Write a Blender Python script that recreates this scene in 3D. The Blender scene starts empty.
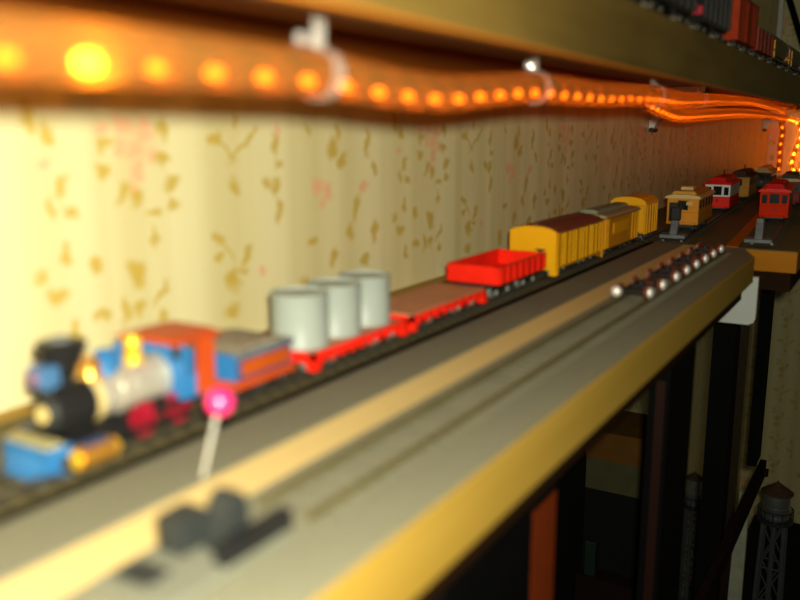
import bpy, bmesh, math, random
from mathutils import Vector, Matrix
random.seed(4)
K = 0.1            # metres per modelling unit
S = 1.2            # height of the train shelf above the room floor (m)
sc = bpy.context.scene
COL = sc.collection
PI = math.pi

# ------------------------------------------------------------------ materials
def new_mat(name):
    m = bpy.data.materials.new(name); m.use_nodes = True
    nt = m.node_tree; b = nt.nodes['Principled BSDF']
    return m, nt, b

def mat(name, col, rough=0.5, metal=0.0, var=0.12, scale=60.0, bump=0.0, spec=0.22):
    m, nt, b = new_mat(name)
    b.inputs['Roughness'].default_value = rough
    b.inputs['Metallic'].default_value = metal
    b.inputs['Specular IOR Level'].default_value = spec
    tc = nt.nodes.new('ShaderNodeTexCoord'); n = nt.nodes.new('ShaderNodeTexNoise')
    n.inputs['Scale'].default_value = scale; n.inputs['Detail'].default_value = 4
    nt.links.new(tc.outputs['Object'], n.inputs['Vector'])
    r = nt.nodes.new('ShaderNodeValToRGB')
    r.color_ramp.elements[0].position = 0.3; r.color_ramp.elements[1].position = 0.7
    r.color_ramp.elements[0].color = tuple(c*(1-var) for c in col)+(1,)
    r.color_ramp.elements[1].color = tuple(min(1, c*(1+var)) for c in col)+(1,)
    nt.links.new(n.outputs['Fac'], r.inputs['Fac']); nt.links.new(r.outputs['Color'], b.inputs['Base Color'])
    if bump:
        bp = nt.nodes.new('ShaderNodeBump'); bp.inputs['Strength'].default_value = bump; bp.inputs['Distance'].default_value = 0.002
        nt.links.new(n.outputs['Fac'], bp.inputs['Height']); nt.links.new(bp.outputs['Normal'], b.inputs['Normal'])
    return m

def wood(name, c1, c2, axis='Y', rough=0.45, scale=14.0, stretch=0.06, spec=0.3):
    m, nt, b = new_mat(name)
    b.inputs['Roughness'].default_value = rough; b.inputs['Specular IOR Level'].default_value = spec
    tc = nt.nodes.new('ShaderNodeTexCoord'); mp = nt.nodes.new('ShaderNodeMapping')
    s = {'X': (stretch, 1, 1), 'Y': (1, stretch, 1), 'Z': (1, 1, stretch)}[axis]
    mp.inputs['Scale'].default_value = s
    nt.links.new(tc.outputs['Object'], mp.inputs['Vector'])
    n1 = nt.nodes.new('ShaderNodeTexNoise'); n1.inputs['Scale'].default_value = scale; n1.inputs['Detail'].default_value = 6; n1.inputs['Distortion'].default_value = 0.7
    n2 = nt.nodes.new('ShaderNodeTexNoise'); n2.inputs['Scale'].default_value = scale*9; n2.inputs['Detail'].default_value = 3
    nt.links.new(mp.outputs[0], n1.inputs['Vector']); nt.links.new(mp.outputs[0], n2.inputs['Vector'])
    ad = nt.nodes.new('ShaderNodeMath'); ad.operation = 'MULTIPLY_ADD'; ad.inputs[1].default_value = 0.35
    nt.links.new(n2.outputs['Fac'], ad.inputs[0]); nt.links.new(n1.outputs['Fac'], ad.inputs[2])
    r = nt.nodes.new('ShaderNodeValToRGB')
    r.color_ramp.elements[0].position = 0.45; r.color_ramp.elements[1].position = 0.9
    r.color_ramp.elements[0].color = c1+(1,); r.color_ramp.elements[1].color = c2+(1,)
    nt.links.new(ad.outputs[0], r.inputs['Fac']); nt.links.new(r.outputs['Color'], b.inputs['Base Color'])
    return m

def emis(name, col, strength):
    m, nt, b = new_mat(name)
    b.inputs['Base Color'].default_value = col+(1,)
    b.inputs['Emission Color'].default_value = col+(1,)
    b.inputs['Emission Strength'].default_value = strength
    return m

# wallpaper : cream ground, soft vertical stripes, sprays of golden leaves and pink blossoms
TY, TZ, Y0 = 2.56, 1.16, 1.9
LEAF = [(2.0,1.04,.028,.06,10),(2.08,.98,.03,.035,0),(2.12,.78,.045,.028,60),(2.16,.69,.05,.03,-30),(2.07,.71,.018,.05,15),
 (2.34,.94,.05,.028,15),(2.33,.85,.045,.028,-10),(2.65,1.0,.04,.045,30),(2.64,.87,.04,.03,-30),(2.42,.75,.03,.062,-25),
 (2.49,.72,.03,.04,20),(2.69,.78,.055,.036,40),(2.69,.69,.042,.025,-10),(2.58,.66,.045,.025,0),(2.58,.55,.02,.065,5),
 (2.97,.96,.05,.03,-10),(3.03,.91,.012,.09,60),(3.11,1.04,.018,.05,10),(3.13,.9,.012,.1,-60),(3.22,.96,.02,.07,-50),(3.09,.74,.032,.055,20),
 (3.4,.93,.02,.06,10),(3.42,.83,.035,.03,0),(3.40,.72,.04,.05,-30),(3.42,.6,.03,.06,5),(3.33,.74,.03,.04,30),
 (2.0,.46,.04,.03,40),(2.13,.53,.022,.05,0),(2.26,.47,.045,.04,30),(2.07,.38,.05,.035,-20),(2.14,.22,.03,.05,0),(2.27,.26,.04,.028,0),
 (2.47,.41,.05,.055,20),(2.47,.26,.045,.04,0),(2.59,.3,.02,.06,-40),(2.59,.21,.04,.03,0),(2.39,.26,.028,.06,0),
 (2.96,.5,.04,.028,-30),(3.02,.44,.012,.08,40),(3.06,.29,.05,.055,20),(3.16,.4,.055,.025,45),(3.14,.33,.04,.018,10),(3.04,.14,.06,.04,0),(2.97,.42,.03,.02,0),
 (3.68,1.0,.03,.05,20),(3.9,.9,.05,.06,-20),(3.99,.83,.05,.035,30),(3.95,.98,.03,.05,10),(4.13,.56,.03,.09,-20),(4.06,.42,.03,.06,10),(3.7,.4,.05,.03,20),
 (3.9,.3,.035,.06,-20),(4.25,.92,.03,.08,0),(4.33,.78,.03,.05,30),(4.33,.4,.03,.07,-10),(4.22,.24,.05,.04,0),(3.62,.16,.04,.06,20)]
PINK = [(2.44,1.02,.06,.05,0),(2.55,1.0,.055,.06,0),(2.5,.92,.05,.05,20),(2.59,.9,.04,.04,0),(2.5,.83,.05,.04,-20),(2.42,.93,.03,.04,0),(2.48,.76,.025,.03,0),(2.33,1.0,.03,.03,0),
 (3.76,.7,.06,.05,0),(3.84,.66,.05,.05,0),(3.79,.61,.04,.03,0),(4.2,.68,.045,.035,0),(3.42,.99,.02,.05,0),(3.28,.3,.03,.03,0),(2.06,.87,.03,.03,0)]
def wallpaper(name, swap):
    m, nt, b = new_mat(name); N = nt.nodes; L = nt.links
    b.inputs['Roughness'].default_value = 0.42; b.inputs['Specular IOR Level'].default_value = 0.35
    tc = N.new('ShaderNodeTexCoord'); sep = N.new('ShaderNodeSeparateXYZ'); L.new(tc.outputs['Object'], sep.inputs[0])
    def rep(sock, mul, off, per):
        a = N.new('ShaderNodeMath'); a.operation = 'MULTIPLY_ADD'; a.inputs[1].default_value = mul; a.inputs[2].default_value = off; L.new(sock, a.inputs[0])
        w = N.new('ShaderNodeMath'); w.operation = 'FLOORED_MODULO'; w.inputs[1].default_value = per; L.new(a.outputs[0], w.inputs[0]); return w.outputs[0], a.outputs[0]
    hs = sep.outputs['X'] if swap else sep.outputs['Y']
    yv, yraw = rep(hs, 1/K, -Y0+20*TY, TY); zv, _ = rep(sep.outputs['Z'], 1/K, 20*TZ, TZ)
    cb = N.new('ShaderNodeCombineXYZ'); L.new(yv, cb.inputs[0]); L.new(zv, cb.inputs[1])
    nz = N.new('ShaderNodeTexNoise'); nz.inputs['Scale'].default_value = 14.0; nz.inputs['Detail'].default_value = 1
    cr = N.new('ShaderNodeCombineXYZ'); L.new(yraw, cr.inputs[0]); L.new(sep.outputs['Z'], cr.inputs[1])
    L.new(cb.outputs[0], nz.inputs['Vector'])
    ds = N.new('ShaderNodeVectorMath'); ds.operation = 'MULTIPLY_ADD'; ds.inputs[1].default_value = (.09, .09, 0); L.new(nz.outputs['Color'], ds.inputs[0]); L.new(cb.outputs[0], ds.inputs[2])
    def blob(lst):
        last = None
        for (y, z, a, c, ang) in lst:
            mp = N.new('ShaderNodeMapping'); mp.vector_type = 'TEXTURE'
            mp.inputs['Location'].default_value = (y-Y0+.045, z % TZ+.045, 0); mp.inputs['Rotation'].default_value = (0, 0, math.radians(ang)); mp.inputs['Scale'].default_value = (a, c, 1)
            L.new(ds.outputs[0], mp.inputs['Vector'])
            ln = N.new('ShaderNodeVectorMath'); ln.operation = 'LENGTH'; L.new(mp.outputs[0], ln.inputs[0])
            if last is None: last = ln.outputs['Value']
            else:
                mn = N.new('ShaderNodeMath'); mn.operation = 'MINIMUM'; L.new(last, mn.inputs[0]); L.new(ln.outputs['Value'], mn.inputs[1]); last = mn.outputs[0]
        mr = N.new('ShaderNodeMapRange'); mr.inputs[1].default_value = .55; mr.inputs[2].default_value = 1.25; mr.inputs[3].default_value = .8; mr.inputs[4].default_value = 0
        L.new(last, mr.inputs[0]); return mr.outputs[0]
    # printed vertical stripes
    wv = N.new('ShaderNodeTexNoise'); wv.noise_dimensions = '1D'; wv.inputs['Scale'].default_value = 3.2; wv.inputs['Detail'].default_value = 3; L.new(yraw, wv.inputs['W'])
    rp = N.new('ShaderNodeValToRGB'); rp.color_ramp.elements[0].position = .35; rp.color_ramp.elements[1].position = .65
    rp.color_ramp.elements[0].color = (.65, .58, .28, 1); rp.color_ramp.elements[1].color = (.75, .69, .37, 1); L.new(wv.outputs['Fac'], rp.inputs['Fac'])
    m1 = N.new('ShaderNodeMix'); m1.data_type = 'RGBA'; L.new(blob(PINK), m1.inputs['Factor']); L.new(rp.outputs['Color'], m1.inputs['A']); m1.inputs['B'].default_value = (.80, .42, .22, 1)
    m2 = N.new('ShaderNodeMix'); m2.data_type = 'RGBA'; L.new(blob(LEAF), m2.inputs['Factor']); L.new(m1.outputs['Result'], m2.inputs['A']); m2.inputs['B'].default_value = (.52, .35, .02, 1)
    L.new(m2.outputs['Result'], b.inputs['Base Color'])
    return m

def tube_mat(name):
    m, nt, b = new_mat(name); N = nt.nodes; L = nt.links; out = N['Material Output']
    tr = N.new('ShaderNodeBsdfTransparent'); tr.inputs['Color'].default_value = (.86, .46, .09, 1)
    tl = N.new('ShaderNodeBsdfTranslucent'); tl.inputs['Color'].default_value = (.80, .45, .08, 1)
    b.inputs['Base Color'].default_value = (.24, .155, .04, 1); b.inputs['Roughness'].default_value = .36; b.inputs['Specular IOR Level'].default_value = .35
    a1 = N.new('ShaderNodeMixShader'); a1.inputs[0].default_value = .42; L.new(b.outputs[0], a1.inputs[1]); L.new(tl.outputs[0], a1.inputs[2])
    lw = N.new('ShaderNodeLayerWeight'); lw.inputs['Blend'].default_value = .35
    mr = N.new('ShaderNodeMapRange'); mr.inputs[3].default_value = .38; mr.inputs[4].default_value = .95; L.new(lw.outputs['Facing'], mr.inputs[0])
    a2 = N.new('ShaderNodeMixShader'); L.new(mr.outputs[0], a2.inputs[0]); L.new(tr.outputs[0], a2.inputs[1]); L.new(a1.outputs[0], a2.inputs[2])
    L.new(a2.outputs[0], out.inputs['Surface']); return m

def clear_mat(name):
    m, nt, b = new_mat(name); N = nt.nodes; L = nt.links; out = N['Material Output']
    tr = N.new('ShaderNodeBsdfTransparent'); tr.inputs['Color'].default_value = (1, .98, .94, 1)
    b.inputs['Base Color'].default_value = (.85, .82, .74, 1); b.inputs['Roughness'].default_value = .2
    a = N.new('ShaderNodeMixShader'); a.inputs[0].default_value = .22; L.new(tr.outputs[0], a.inputs[1]); L.new(b.outputs[0], a.inputs[2]); L.new(a.outputs[0], out.inputs['Surface']); return m

M = dict(
 paper=wallpaper('wallpaper_left', False), paper2=wallpaper('wallpaper_back', True),
 pine=wood('honey_pine', (.29, .17, .018), (.40, .25, .04), 'Y', .55, spec=.12),
 pine_top=wood('pale_pine', (.52, .38, .14), (.66, .50, .20), 'Y', .6, spec=.12),
 fascia=wood('stained_fascia', (.062, .038, .008), (.21, .132, .028), 'Y', .5, 9, .12, .15),
 lip=wood('rope_glow_lip', (.38, .11, .004), (.46, .15, .008), 'Y', .5), under=wood('red_brown_wood', (.20, .05, .004), (.30, .085, .008), 'Y', .5),  # lip: orange puts the rope light on the fascia underside into the colour
 orange_wood=wood('orange_wood', (.33, .115, .004), (.42, .165, .008), 'X', .6, spec=.08),
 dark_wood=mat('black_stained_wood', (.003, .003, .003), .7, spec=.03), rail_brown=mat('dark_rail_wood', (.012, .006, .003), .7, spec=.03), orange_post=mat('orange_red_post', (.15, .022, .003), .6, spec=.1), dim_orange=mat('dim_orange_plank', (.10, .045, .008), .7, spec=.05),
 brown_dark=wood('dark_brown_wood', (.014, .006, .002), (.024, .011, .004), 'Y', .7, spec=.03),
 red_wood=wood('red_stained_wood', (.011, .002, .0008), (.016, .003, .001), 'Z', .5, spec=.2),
 roadbed=mat('grey_cork_roadbed', (.185, .18, .118), .9, var=.22, scale=900, bump=.4, spec=.1),
 roadbed_dark=mat('olive_ballast', (.13, .11, .045), .9, var=.35, scale=1200, bump=.5, spec=.1),
 tie=mat('dark_sleeper', (.045, .038, .022), .8, spec=.2),
tie_grey=mat('grey_sleeper', (.178, .172, .112), .85, spec=.1), rail=mat('brass_rail', (.13, .11, .045), .5, .3),
 rail_dark=mat('steel_rail', (.16, .14, .10), .4, .8),
 black=mat('black_plastic', (.012, .012, .012), .4),
 charcoal=mat('charcoal_plastic', (.024, .027, .025), .45),
 grey=mat('grey_plastic', (.15, .152, .11), .5),
 blue=mat('blue_paint', (.025, .15, .36), .4), dullblue=mat('dull_blue_paint', (.045, .12, .24), .5), mauve=mat('mauve_lens', (.22, .12, .20), .5), navy=mat('navy_paint', (.05, .07, .16), .4),
 red=mat('red_plastic', (.82, .018, .006), .4, spec=.12), dkred=mat('deep_red_paint', (.26, .006, .018), .45),
 vermil=mat('vermilion_paint', (.46, .06, .01), .4), orange=mat('orange_panel', (.42, .07, .006), .45),
 gold=mat('gold_metal', (.75, .38, .06), .3, .8), brass=mat('bright_brass', (.80, .48, .03), .35, .3),
 silver=mat('silver_paint', (.54, .51, .41), .3, .5), steel=mat('polished_steel', (.80, .80, .74), .2, .9),
 steelpale=mat('dull_pale_steel', (.24, .24, .20), .5, .3), cream=mat('cream_paint', (.60, .46, .17), .5), slate=mat('slate_grey', (.14, .165, .17), .6, var=.3),
 greenslate=mat('green_slate', (.20, .23, .15), .6), coal=mat('brown_grey_load', (.26, .22, .15), .8, var=.35, scale=500, bump=.6),
 tankgrey=mat('pale_grey_plastic', (.30, .345, .30), .4, var=.04), deckbrown=mat('brown_deck', (.48, .21, .10), .6),
 yellow=mat('yellow_plastic', (.78, .38, .0015), .45, var=.05), yellow2=mat('ochre_plastic', (.62, .25, .003), .5),
 slat=mat('brown_slat', (.22, .075, .002), .6), maroon=mat('maroon_roof', (.20, .05, .025), .55),
 olive=mat('olive_grey_roof', (.33, .30, .14), .55), tan=mat('tan_paint', (.50, .27, .02), .5),
 white=mat('white_plastic', (.78, .78, .72), .4, var=.03), palegreen=mat('pale_board_paint', (.5, .53, .38), .7),
 plategrey=mat('pale_grey_enamel', (.5, .53, .48), .5, var=.03), glass=mat('dark_window', (.006, .010, .012), .12, spec=.6), redroof=mat('red_roof', (.60, .006, .006), .5, spec=.06),
 redbody=mat('orange_red_paint', (.66, .028, .001), .55, spec=.06), dkgreen=mat('dark_green_paint', (.008, .018, .012), .5),
rustbox=mat('rust_orange_paint', (.26, .024, .003), .6, spec=.1), rustred=mat('rust_red_paint', (.20, .012, .004), .5), pink=mat('pink_pin_head', (.95, .03, .19), .2, var=.02, spec=1.0), pin=mat('pin_shaft', (.75, .75, .66), .25, .5),
 copper=mat('dark_copper', (.20, .06, .03), .4, .5), hubmetal=mat('polished_hub', (1.0, .97, .86), .55, .7),
 zinc=mat('zinc_metal', (.36, .40, .40), .36, .85), dark_zinc=mat('weathered_zinc', (.07, .078, .078), .6, .2), roofbrown=mat('brown_shingle', (.06, .035, .02), .8, var=.3, scale=300),
 hill=mat('dark_scenery', (.012, .013, .008), .95, var=.5, scale=150, bump=1, spec=.05),
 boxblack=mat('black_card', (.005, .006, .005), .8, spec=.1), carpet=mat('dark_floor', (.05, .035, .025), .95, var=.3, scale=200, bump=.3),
 ceil=mat('ceiling_paint', (.6, .57, .48), .9), oliveboard=mat('olive_panel', (.055, .05, .02), .8),
 tube=tube_mat('amber_tube'), clear=clear_mat('clear_clip_plastic'),
 bulb=emis('warm_bulb', (1.0, .22, .012), 17.0), bulb_hot=emis('hot_bulb', (1.0, .40, .07), 60.0), wire=mat('copper_core', (.10, .04, .008), .4, .2),
)

# ------------------------------------------------------------------ mesh builder (units of K)
class MB:
    def __init__(s): s.bm = bmesh.new()
    def _m(s, vs, mtx):
        bmesh.ops.transform(s.bm, matrix=mtx, verts=vs)
    def box(s, x0, x1, y0, y1, z0, z1, bev=0.0):
        r = bmesh.ops.create_cube(s.bm, size=1.0); vs = r['verts']
        s._m(vs, Matrix.Translation(((x0+x1)/2, (y0+y1)/2, (z0+z1)/2)) @ Matrix.Diagonal((x1-x0, y1-y0, z1-z0, 1)))
        if bev:
            es = list({e for v in vs for e in v.link_edges})
            bmesh.ops.bevel(s.bm, geom=es, offset=bev, segments=2, affect='EDGES', profile=.5)
        return s
    def cyl(s, p, q, r, r2=None, n=20, cap=True):
        p, q = Vector(p), Vector(q); d = q-p
        rr = bmesh.ops.create_cone(s.bm, cap_ends=cap, segments=n, radius1=r, radius2=r if r2 is None else r2, depth=d.length)
        s._m(rr['verts'], Matrix.Translation((p+q)/2) @ d.to_track_quat('Z', 'Y').to_matrix().to_4x4()); return s
    def sph(s, c, r, sx=1, sy=1, sz=1, n=16):
        rr = bmesh.ops.create_uvsphere(s.bm, u_segments=n, v_segments=max(8, n//2), radius=r)
        s._m(rr['verts'], Matrix.Translation(c) @ Matrix.Diagonal((sx, sy, sz, 1))); return s
    def lathe(s, prof, c=(0, 0, 0), n=28, axis='Z'):
        rings = []
        for (r, z) in prof:
            ring = []
            for k in range(n):
                a = 2*PI*k/n; x, y = r*math.cos(a), r*math.sin(a)
                v = (x, y, z) if axis == 'Z' else ((x, z, y) if axis == 'Y' else (z, x, y))
                ring.append(s.bm.verts.new(Vector(v)+Vector(c)))
            rings.append(ring)
        for a, b in zip(rings, rings[1:]):
            for k in range(n): s.bm.faces.new((a[k], a[(k+1) % n], b[(k+1) % n], b[k]))
        s.bm.faces.new(rings[0][::-1]); s.bm.faces.new(rings[-1]); return s
    def prism(s, pts, axis, a, b):           # pts in the two other axes, extruded a..b along axis
        def P(u, v, t): return {'X': (t, u, v), 'Y': (u, t, v), 'Z': (u, v, t)}[axis]
        A = [s.bm.verts.new(P(u, v, a)) for u, v in pts]; B = [s.bm.verts.new(P(u, v, b)) for u, v in pts]
        n = len(pts); s.bm.faces.new(A[::-1]); s.bm.faces.new(B)
        for k in range(n): s.bm.faces.new((A[k], A[(k+1) % n], B[(k+1) % n], B[k]))
        return s
    def tube(s, path, r, n=12, cap=True):
        pts = [Vector(p) for p in path]; rings = []; up = None
        for i, p in enumerate(pts):
            t = (pts[min(i+1, len(pts)-1)]-pts[max(i-1, 0)]).normalized()
            if up is None: up = Vector((0, 0, 1)) if abs(t.z) < .9 else Vector((1, 0, 0))
            u = (up - t*up.dot(t)).normalized(); w = t.cross(u); up = u
            rings.append([s.bm.verts.new(p+(u*math.cos(2*PI*k/n)+w*math.sin(2*PI*k/n))*r) for k in range(n)])
        for a, b in zip(rings, rings[1:]):
            for k in range(n): s.bm.faces.new((a[k], a[(k+1) % n], b[(k+1) % n], b[k]))
        if cap: s.bm.faces.new(rings[0][::-1]); s.bm.faces.new(rings[-1])
        return s
    def build(s, name, m, parent=None, loc=None, smooth=False):
        bmesh.ops.recalc_face_normals(s.bm, faces=s.bm.faces)
        bmesh.ops.scale(s.bm, vec=(K, K, K), verts=s.bm.verts)
        me = bpy.data.meshes.new(name); s.bm.to_mesh(me); s.bm.free()
        if smooth:
            for p in me.polygons: p.use_smooth = True
            try: me.set_sharp_from_angle(angle=math.radians(42))
            except Exception: pass
        me.materials.append(M[m]); o = bpy.data.objects.new(name, me); COL.objects.link(o)
        if parent: o.parent = parent
        if loc: o.location = W(*loc)
        return o

def W(x, y, z): return Vector((x*K, y*K, z*K+S))
def tag(o, label, cat, group=None):
    o['label'] = label; o['category'] = cat
    if group: o['group'] = group
    return o
def thing(name, label, cat, loc, rz=0, group=None):
    o = bpy.data.objects.new(name, None); COL.objects.link(o); o.empty_display_size = .01
    o.location = W(*loc); o.rotation_euler = (0, 0, rz); return tag(o, label, cat, group)
def struct(name, mb, m, loc=(0, 0, 0)):
    o = mb.build(name, m, None, loc); o['kind'] = 'structure'; return o
def dup(o, parent=None):
    c = o.copy(); COL.objects.link(c); c.parent = parent
    for ch in list(o.children): dup(ch, c)
    return c
def share(o, name, parent, loc):
    c = o.copy(); c.name = name; COL.objects.link(c); c.parent = parent; c.location = Vector(loc)*K; return c

# ------------------------------------------------------------------ room shell
XW, YB = -2.75, 20.5
struct('wall_left', MB().box(XW-1, XW, -12, YB+1, -12, 14), 'paper')
struct('wall_back', MB().box(XW, 12, YB, YB+1, -12, 14), 'paper2')
struct('floor', MB().box(XW, 12, -12, YB, -12.5, -12), 'carpet')
struct('ceiling', MB().box(XW, 12, -12, YB, 14, 14.5), 'ceil')
struct('trim_1', MB().box(XW, XW+.09, YB-.09, YB, 1.75, 14), 'white')
def slanted():
    m = MB().prism([(-2.75, 4.05), (-2.62, 4.05), (-1.75, 1.65), (-1.88, 1.65)], 'Y', 20.36, 20.495).build('wall_mounted_brace', 'dark_wood', None, (0, 0, 0))
    tag(m, 'black slanted brace on the far wall above the upper shelf', 'brace')

# ------------------------------------------------------------------ main shelf
ZR = .037          # rail top above the shelf
sh = thing('train_shelf', 'honey pine wooden shelf board carrying the long freight train along the wall', 'shelf', (-1.9, 3, -.2))
bd = MB().prism([(XW+.01, -3), (-1.0, -3), (-1.0, 7.25), (-1.13, 7.66), (XW+.01, 7.66)], 'Z', -.2, 0).build('board', 'pine', sh, None)
bd.matrix_parent_inverse = Matrix.Translation(-sh.location); bd.location = W(0, 0, 0)
def world_part(mb, name, m, parent, smooth=False, label=None):
    o = mb.build(name, m, parent, None, smooth)
    o.location = W(0, 0, 0) - parent.location
    if label: o['label'] = label
    return o
bd.matrix_parent_inverse = Matrix.Identity(4); bd.location = W(0, 0, 0)-sh.location
world_part(MB().box(-1.655, -1.485, -2.9, 7.655, 0, .006), 'bare_strip', 'pine_top', sh, label='pale bare pine strip between the grey roadbeds')
world_part(MB().box(-1.905, -1.66, -2.9, 7.655, 0, .012), 'roadbed', 'roadbed', sh, label='grey roadbed strip')
world_part(MB().prism([(-1.48, -2.9), (-1.02, -2.9), (-1.02, 7.2), (-1.14, 7.655), (-1.48, 7.655)], 'Z', 0, .012), 'roadbed', 'roadbed', sh, label='grey roadbed strip')
world_part(MB().box(-2.6, -1.945, -2.9, 7.655, 0, .012), 'ballast_strip', 'roadbed_dark', sh)
world_part(MB().box(-1.943, -1.908, -2.9, 7.655, 0, .018), 'edge_shadow_strip', 'dark_wood', sh, label='thin black strip painted as the shadow line of the roadbed edge')  # shadow line along the roadbed edge, painted in as a black strip
world_part(MB().box(-1.22, -1.1, -3, 7.4, -.38, -.202), 'apron', 'brown_dark', sh)

ts = thing('tram_shelf', 'dark-topped orange wood board carrying the trams at the far end', 'shelf', (-1.7, 14, -.18))
world_part(MB().box(XW+.01, -.735, 7.70, 20.45, -.175, 0), 'board', 'orange_wood', ts)
world_part(MB().box(XW+.02, -.745, 7.705, 20.4, 0, .008), 'ballast_strip', 'roadbed_dark', ts)
world_part(MB().prism([(-1.31, 7.73), (-1.21, 7.73), (-1.45, 11.2), (-1.55, 11.2)], 'Z', .0082, .014), 'bare_strip', 'orange_wood', ts, label='bare orange wood strip between the tram tracks')
world_part(MB().box(XW+.05, -.78, 7.80, 20.4, -.35, -.177), 'frame', 'brown_dark', ts)

# tracks
def track(name, label, p, q, base, railm, tie='tie', group=None):
    (x0, y0), (x1, y1) = p, q; L = math.hypot(x1-x0, y1-y0); rz = -math.atan2(x1-x0, y1-y0)
    t = thing(name, label, 'track', (x0, y0, base), rz, group)
    ti = MB(); y = .02
    while y < L-.05:
        ti.box(-.135, .135, y, y+.045, 0, .010 if tie == 'tie' else .003); y += .085
    ti.build('sleepers', tie, t)
    for s in (-1, 1):
        MB().box(s*.08-.008, s*.08+.008, 0, L, .0105 if tie == 'tie' else .0035, ZR-base).build('rail', railm, t)
    return t
X1, X2 = -2.11, -1.315
track('railway_track', 'long model railway track under the freight train, nearest the wallpaper', (X1, -2.5), (X1, 7.62), .0125, 'rail_dark')
track('railway_track', 'brass railed track on the grey roadbed near the front edge of the shelf', (X2, 1.62), (X2, 7.3), .0125, 'rail', 'tie_grey')
TS = -.06
track('railway_track', 'far track carrying the yellow tram and the red and white tram', (-1.77, 7.75), (-1.77+TS*12.5, 20.25), .009, 'rail_dark')
track('railway_track', 'far track carrying the orange-red tram behind the right-hand bumper', (-1.05, 7.95), (-1.05-.075*12, 19.95), .009, 'rail_dark')
track('railway_track', 'short track beneath the yellow caboose at the end of the freight train', (X1, 7.72), (X1, 8.6), .009, 'rail_dark')

# ------------------------------------------------------------------ rolling stock helpers (local origin: rail top, centre of car)
def bogie(parent, y, wb=.22, frame='black', box='steelpale'):
    b = MB()
    for s in (-1, 1):
        b.box(s*.106-.008, s*.106+.008, y-wb/2-.03, y+wb/2+.03, .040, .056)
        b.box(s*.106-.009, s*.106+.009, y-.035, y+.035, .022, .062)
    b.box(-.1, .1, y-.035, y+.035, .040, .066)
    bo = b.build('bogie', frame, parent)
    for dy in (-wb/2, wb/2): wheelset(bo, y+dy, box)
    return bo
_ws = {}
def wheelset(parent, y, m='steelpale', r=.036, name='wheelset'):
    key = (m, r)
    if key not in _ws:
        w = MB().cyl((-.092, 0, r), (.092, 0, r), .008, n=8)
        for s in (-1, 1):
            w.cyl((s*.070, 0, r), (s*.090, 0, r), r, n=20)
            w.cyl((s*.090, 0, r), (s*.1155, 0, r), r*.25, n=10); w.sph((s*.1155, 0, r), .020, .55, 1, 1, 14)
        o = w.build(name, m, parent, None, True); o.location = Vector((0, y, 0))*K; _ws[key] = o; return o
    return share(_ws[key], name, parent, (0, y, 0))
def coupler(parent, y, d, ln=.04):
    MB().box(-.012, .012, min(y, y+d*ln*.9), max(y, y+d*ln*.9), .045, .062).box(-.022, .022, min(y+d*ln*.7, y+d*ln), max(y+d*ln*.7, y+d*ln), .040, .066).build('coupler', 'charcoal', parent)

def car(name, label, cat, x, yc, z=ZR, rz=0, group=None): return thing(name, label, cat, (x, yc, z+.0006), rz, group)
def run(o, L, wb=.22, inset=.17, box='steelpale', cp=True):
    for s in (-1, 1):
        bogie(o, s*(L/2-inset), wb, box=box)
        if cp: coupler(o, s*L/2, s)

# ------------------------------------------------------------------ locomotive (front toward -Y)
lo = car('steam_locomotive', 'old-time blue, silver and red model steam locomotive leading the freight train', 'locomotive', X1, 1.72)
def P(mb, n, m, par, sm=False, label=None):
    o = mb.build(n, m, par, None, sm)
    if label: o['label'] = label
    return o
P(MB().prism([(-.30, -.022), (-.20, -.022), (-.185, .058), (-.275, .058)], 'X', -.085, .085).box(-.10, .10, -.28, -.20, .0, .072), 'pilot', 'blue', lo, label='blue cowcatcher')
P(MB().box(-.095, .095, -.278, -.225, .0725, .084), 'pilot_deck', 'olive', lo)
P(MB().box(-.062, .062, -.2245, .40, .058, .086).box(-.10, .10, -.22, -.06, .0725, .086).box(-.11, .11, .12, .36, .070, .086), 'frame', 'black', lo)
P(MB().box(-.10, .10, -.055, .02, .022, .0715), 'motion_bracket', 'black', lo)
sb = P(MB().cyl((0, -.195, .148), (0, -.07, .148), .072, n=28).box(-.055, .055, -.18, -.09, .0865, .11), 'smokebox', 'black', lo, True)
P(MB().cyl((0, -.213, .145), (0, -.1955, .145), .044, .052, n=24), 'smokebox_door', 'charcoal', sb, True)
P(MB().cyl((0, -.221, .145), (0, -.2135, .145), .026, n=20), 'number_plate', 'cream', sb, True)
st = P(MB().lathe([(.028, .20), (.026, .222), (.036, .25), (.070, .325), (.076, .345), (.060, .352), (.04, .354)], (0, -.135, 0)), 'smokestack', 'black', lo, True)
P(MB().lathe([(.001, .3545), (.035, .3545), (.03, .361), (.001, .363)], (0, -.135, 0)), 'spark_screen', 'slate', st, True)
hl = P(MB().box(-.036, .036, -.232, -.168, .228, .292, .006).box(-.02, .02, -.205, -.185, .216, .228), 'headlamp', 'dullblue', lo)
P(MB().cyl((0, -.237, .26), (0, -.2325, .26), .022, n=20), 'lens', 'mauve', hl)
P(MB().cyl((0, -.068, .152), (0, .224, .152), .070, n=32).cyl((0, .08, .152), (0, .223, .158), .072, .080, n=32), 'boiler', 'silver', lo, True)
P(MB().cyl((0, -.065, .152), (0, -.045, .152), .075, n=32), 'boiler_band', 'cream', lo, True)
P(MB().cyl((0, .03, .152), (0, .055, .152), .076, n=32), 'boiler_band', 'silver', lo, True)
be = P(MB().lathe([(.036, .218), (.034, .225), (.027, .252), (.016, .268), (.002, .274)], (0, -.04, 0)), 'bell', 'gold', lo, True)
P(MB().box(-.048, .048, -.045, -.035, .275, .283).box(-.048, -.038, -.045, -.035, .21, .283).box(.038, .048, -.045, -.035, .21, .283), 'bell_yoke', 'gold', be)
P(MB().lathe([(.038, .215), (.038, .222), (.032, .23), (.032, .272), (.036, .278), (.028, .288), (.002, .293)], (0, .02, 0)), 'sand_dome', 'blue', lo, True)
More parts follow.
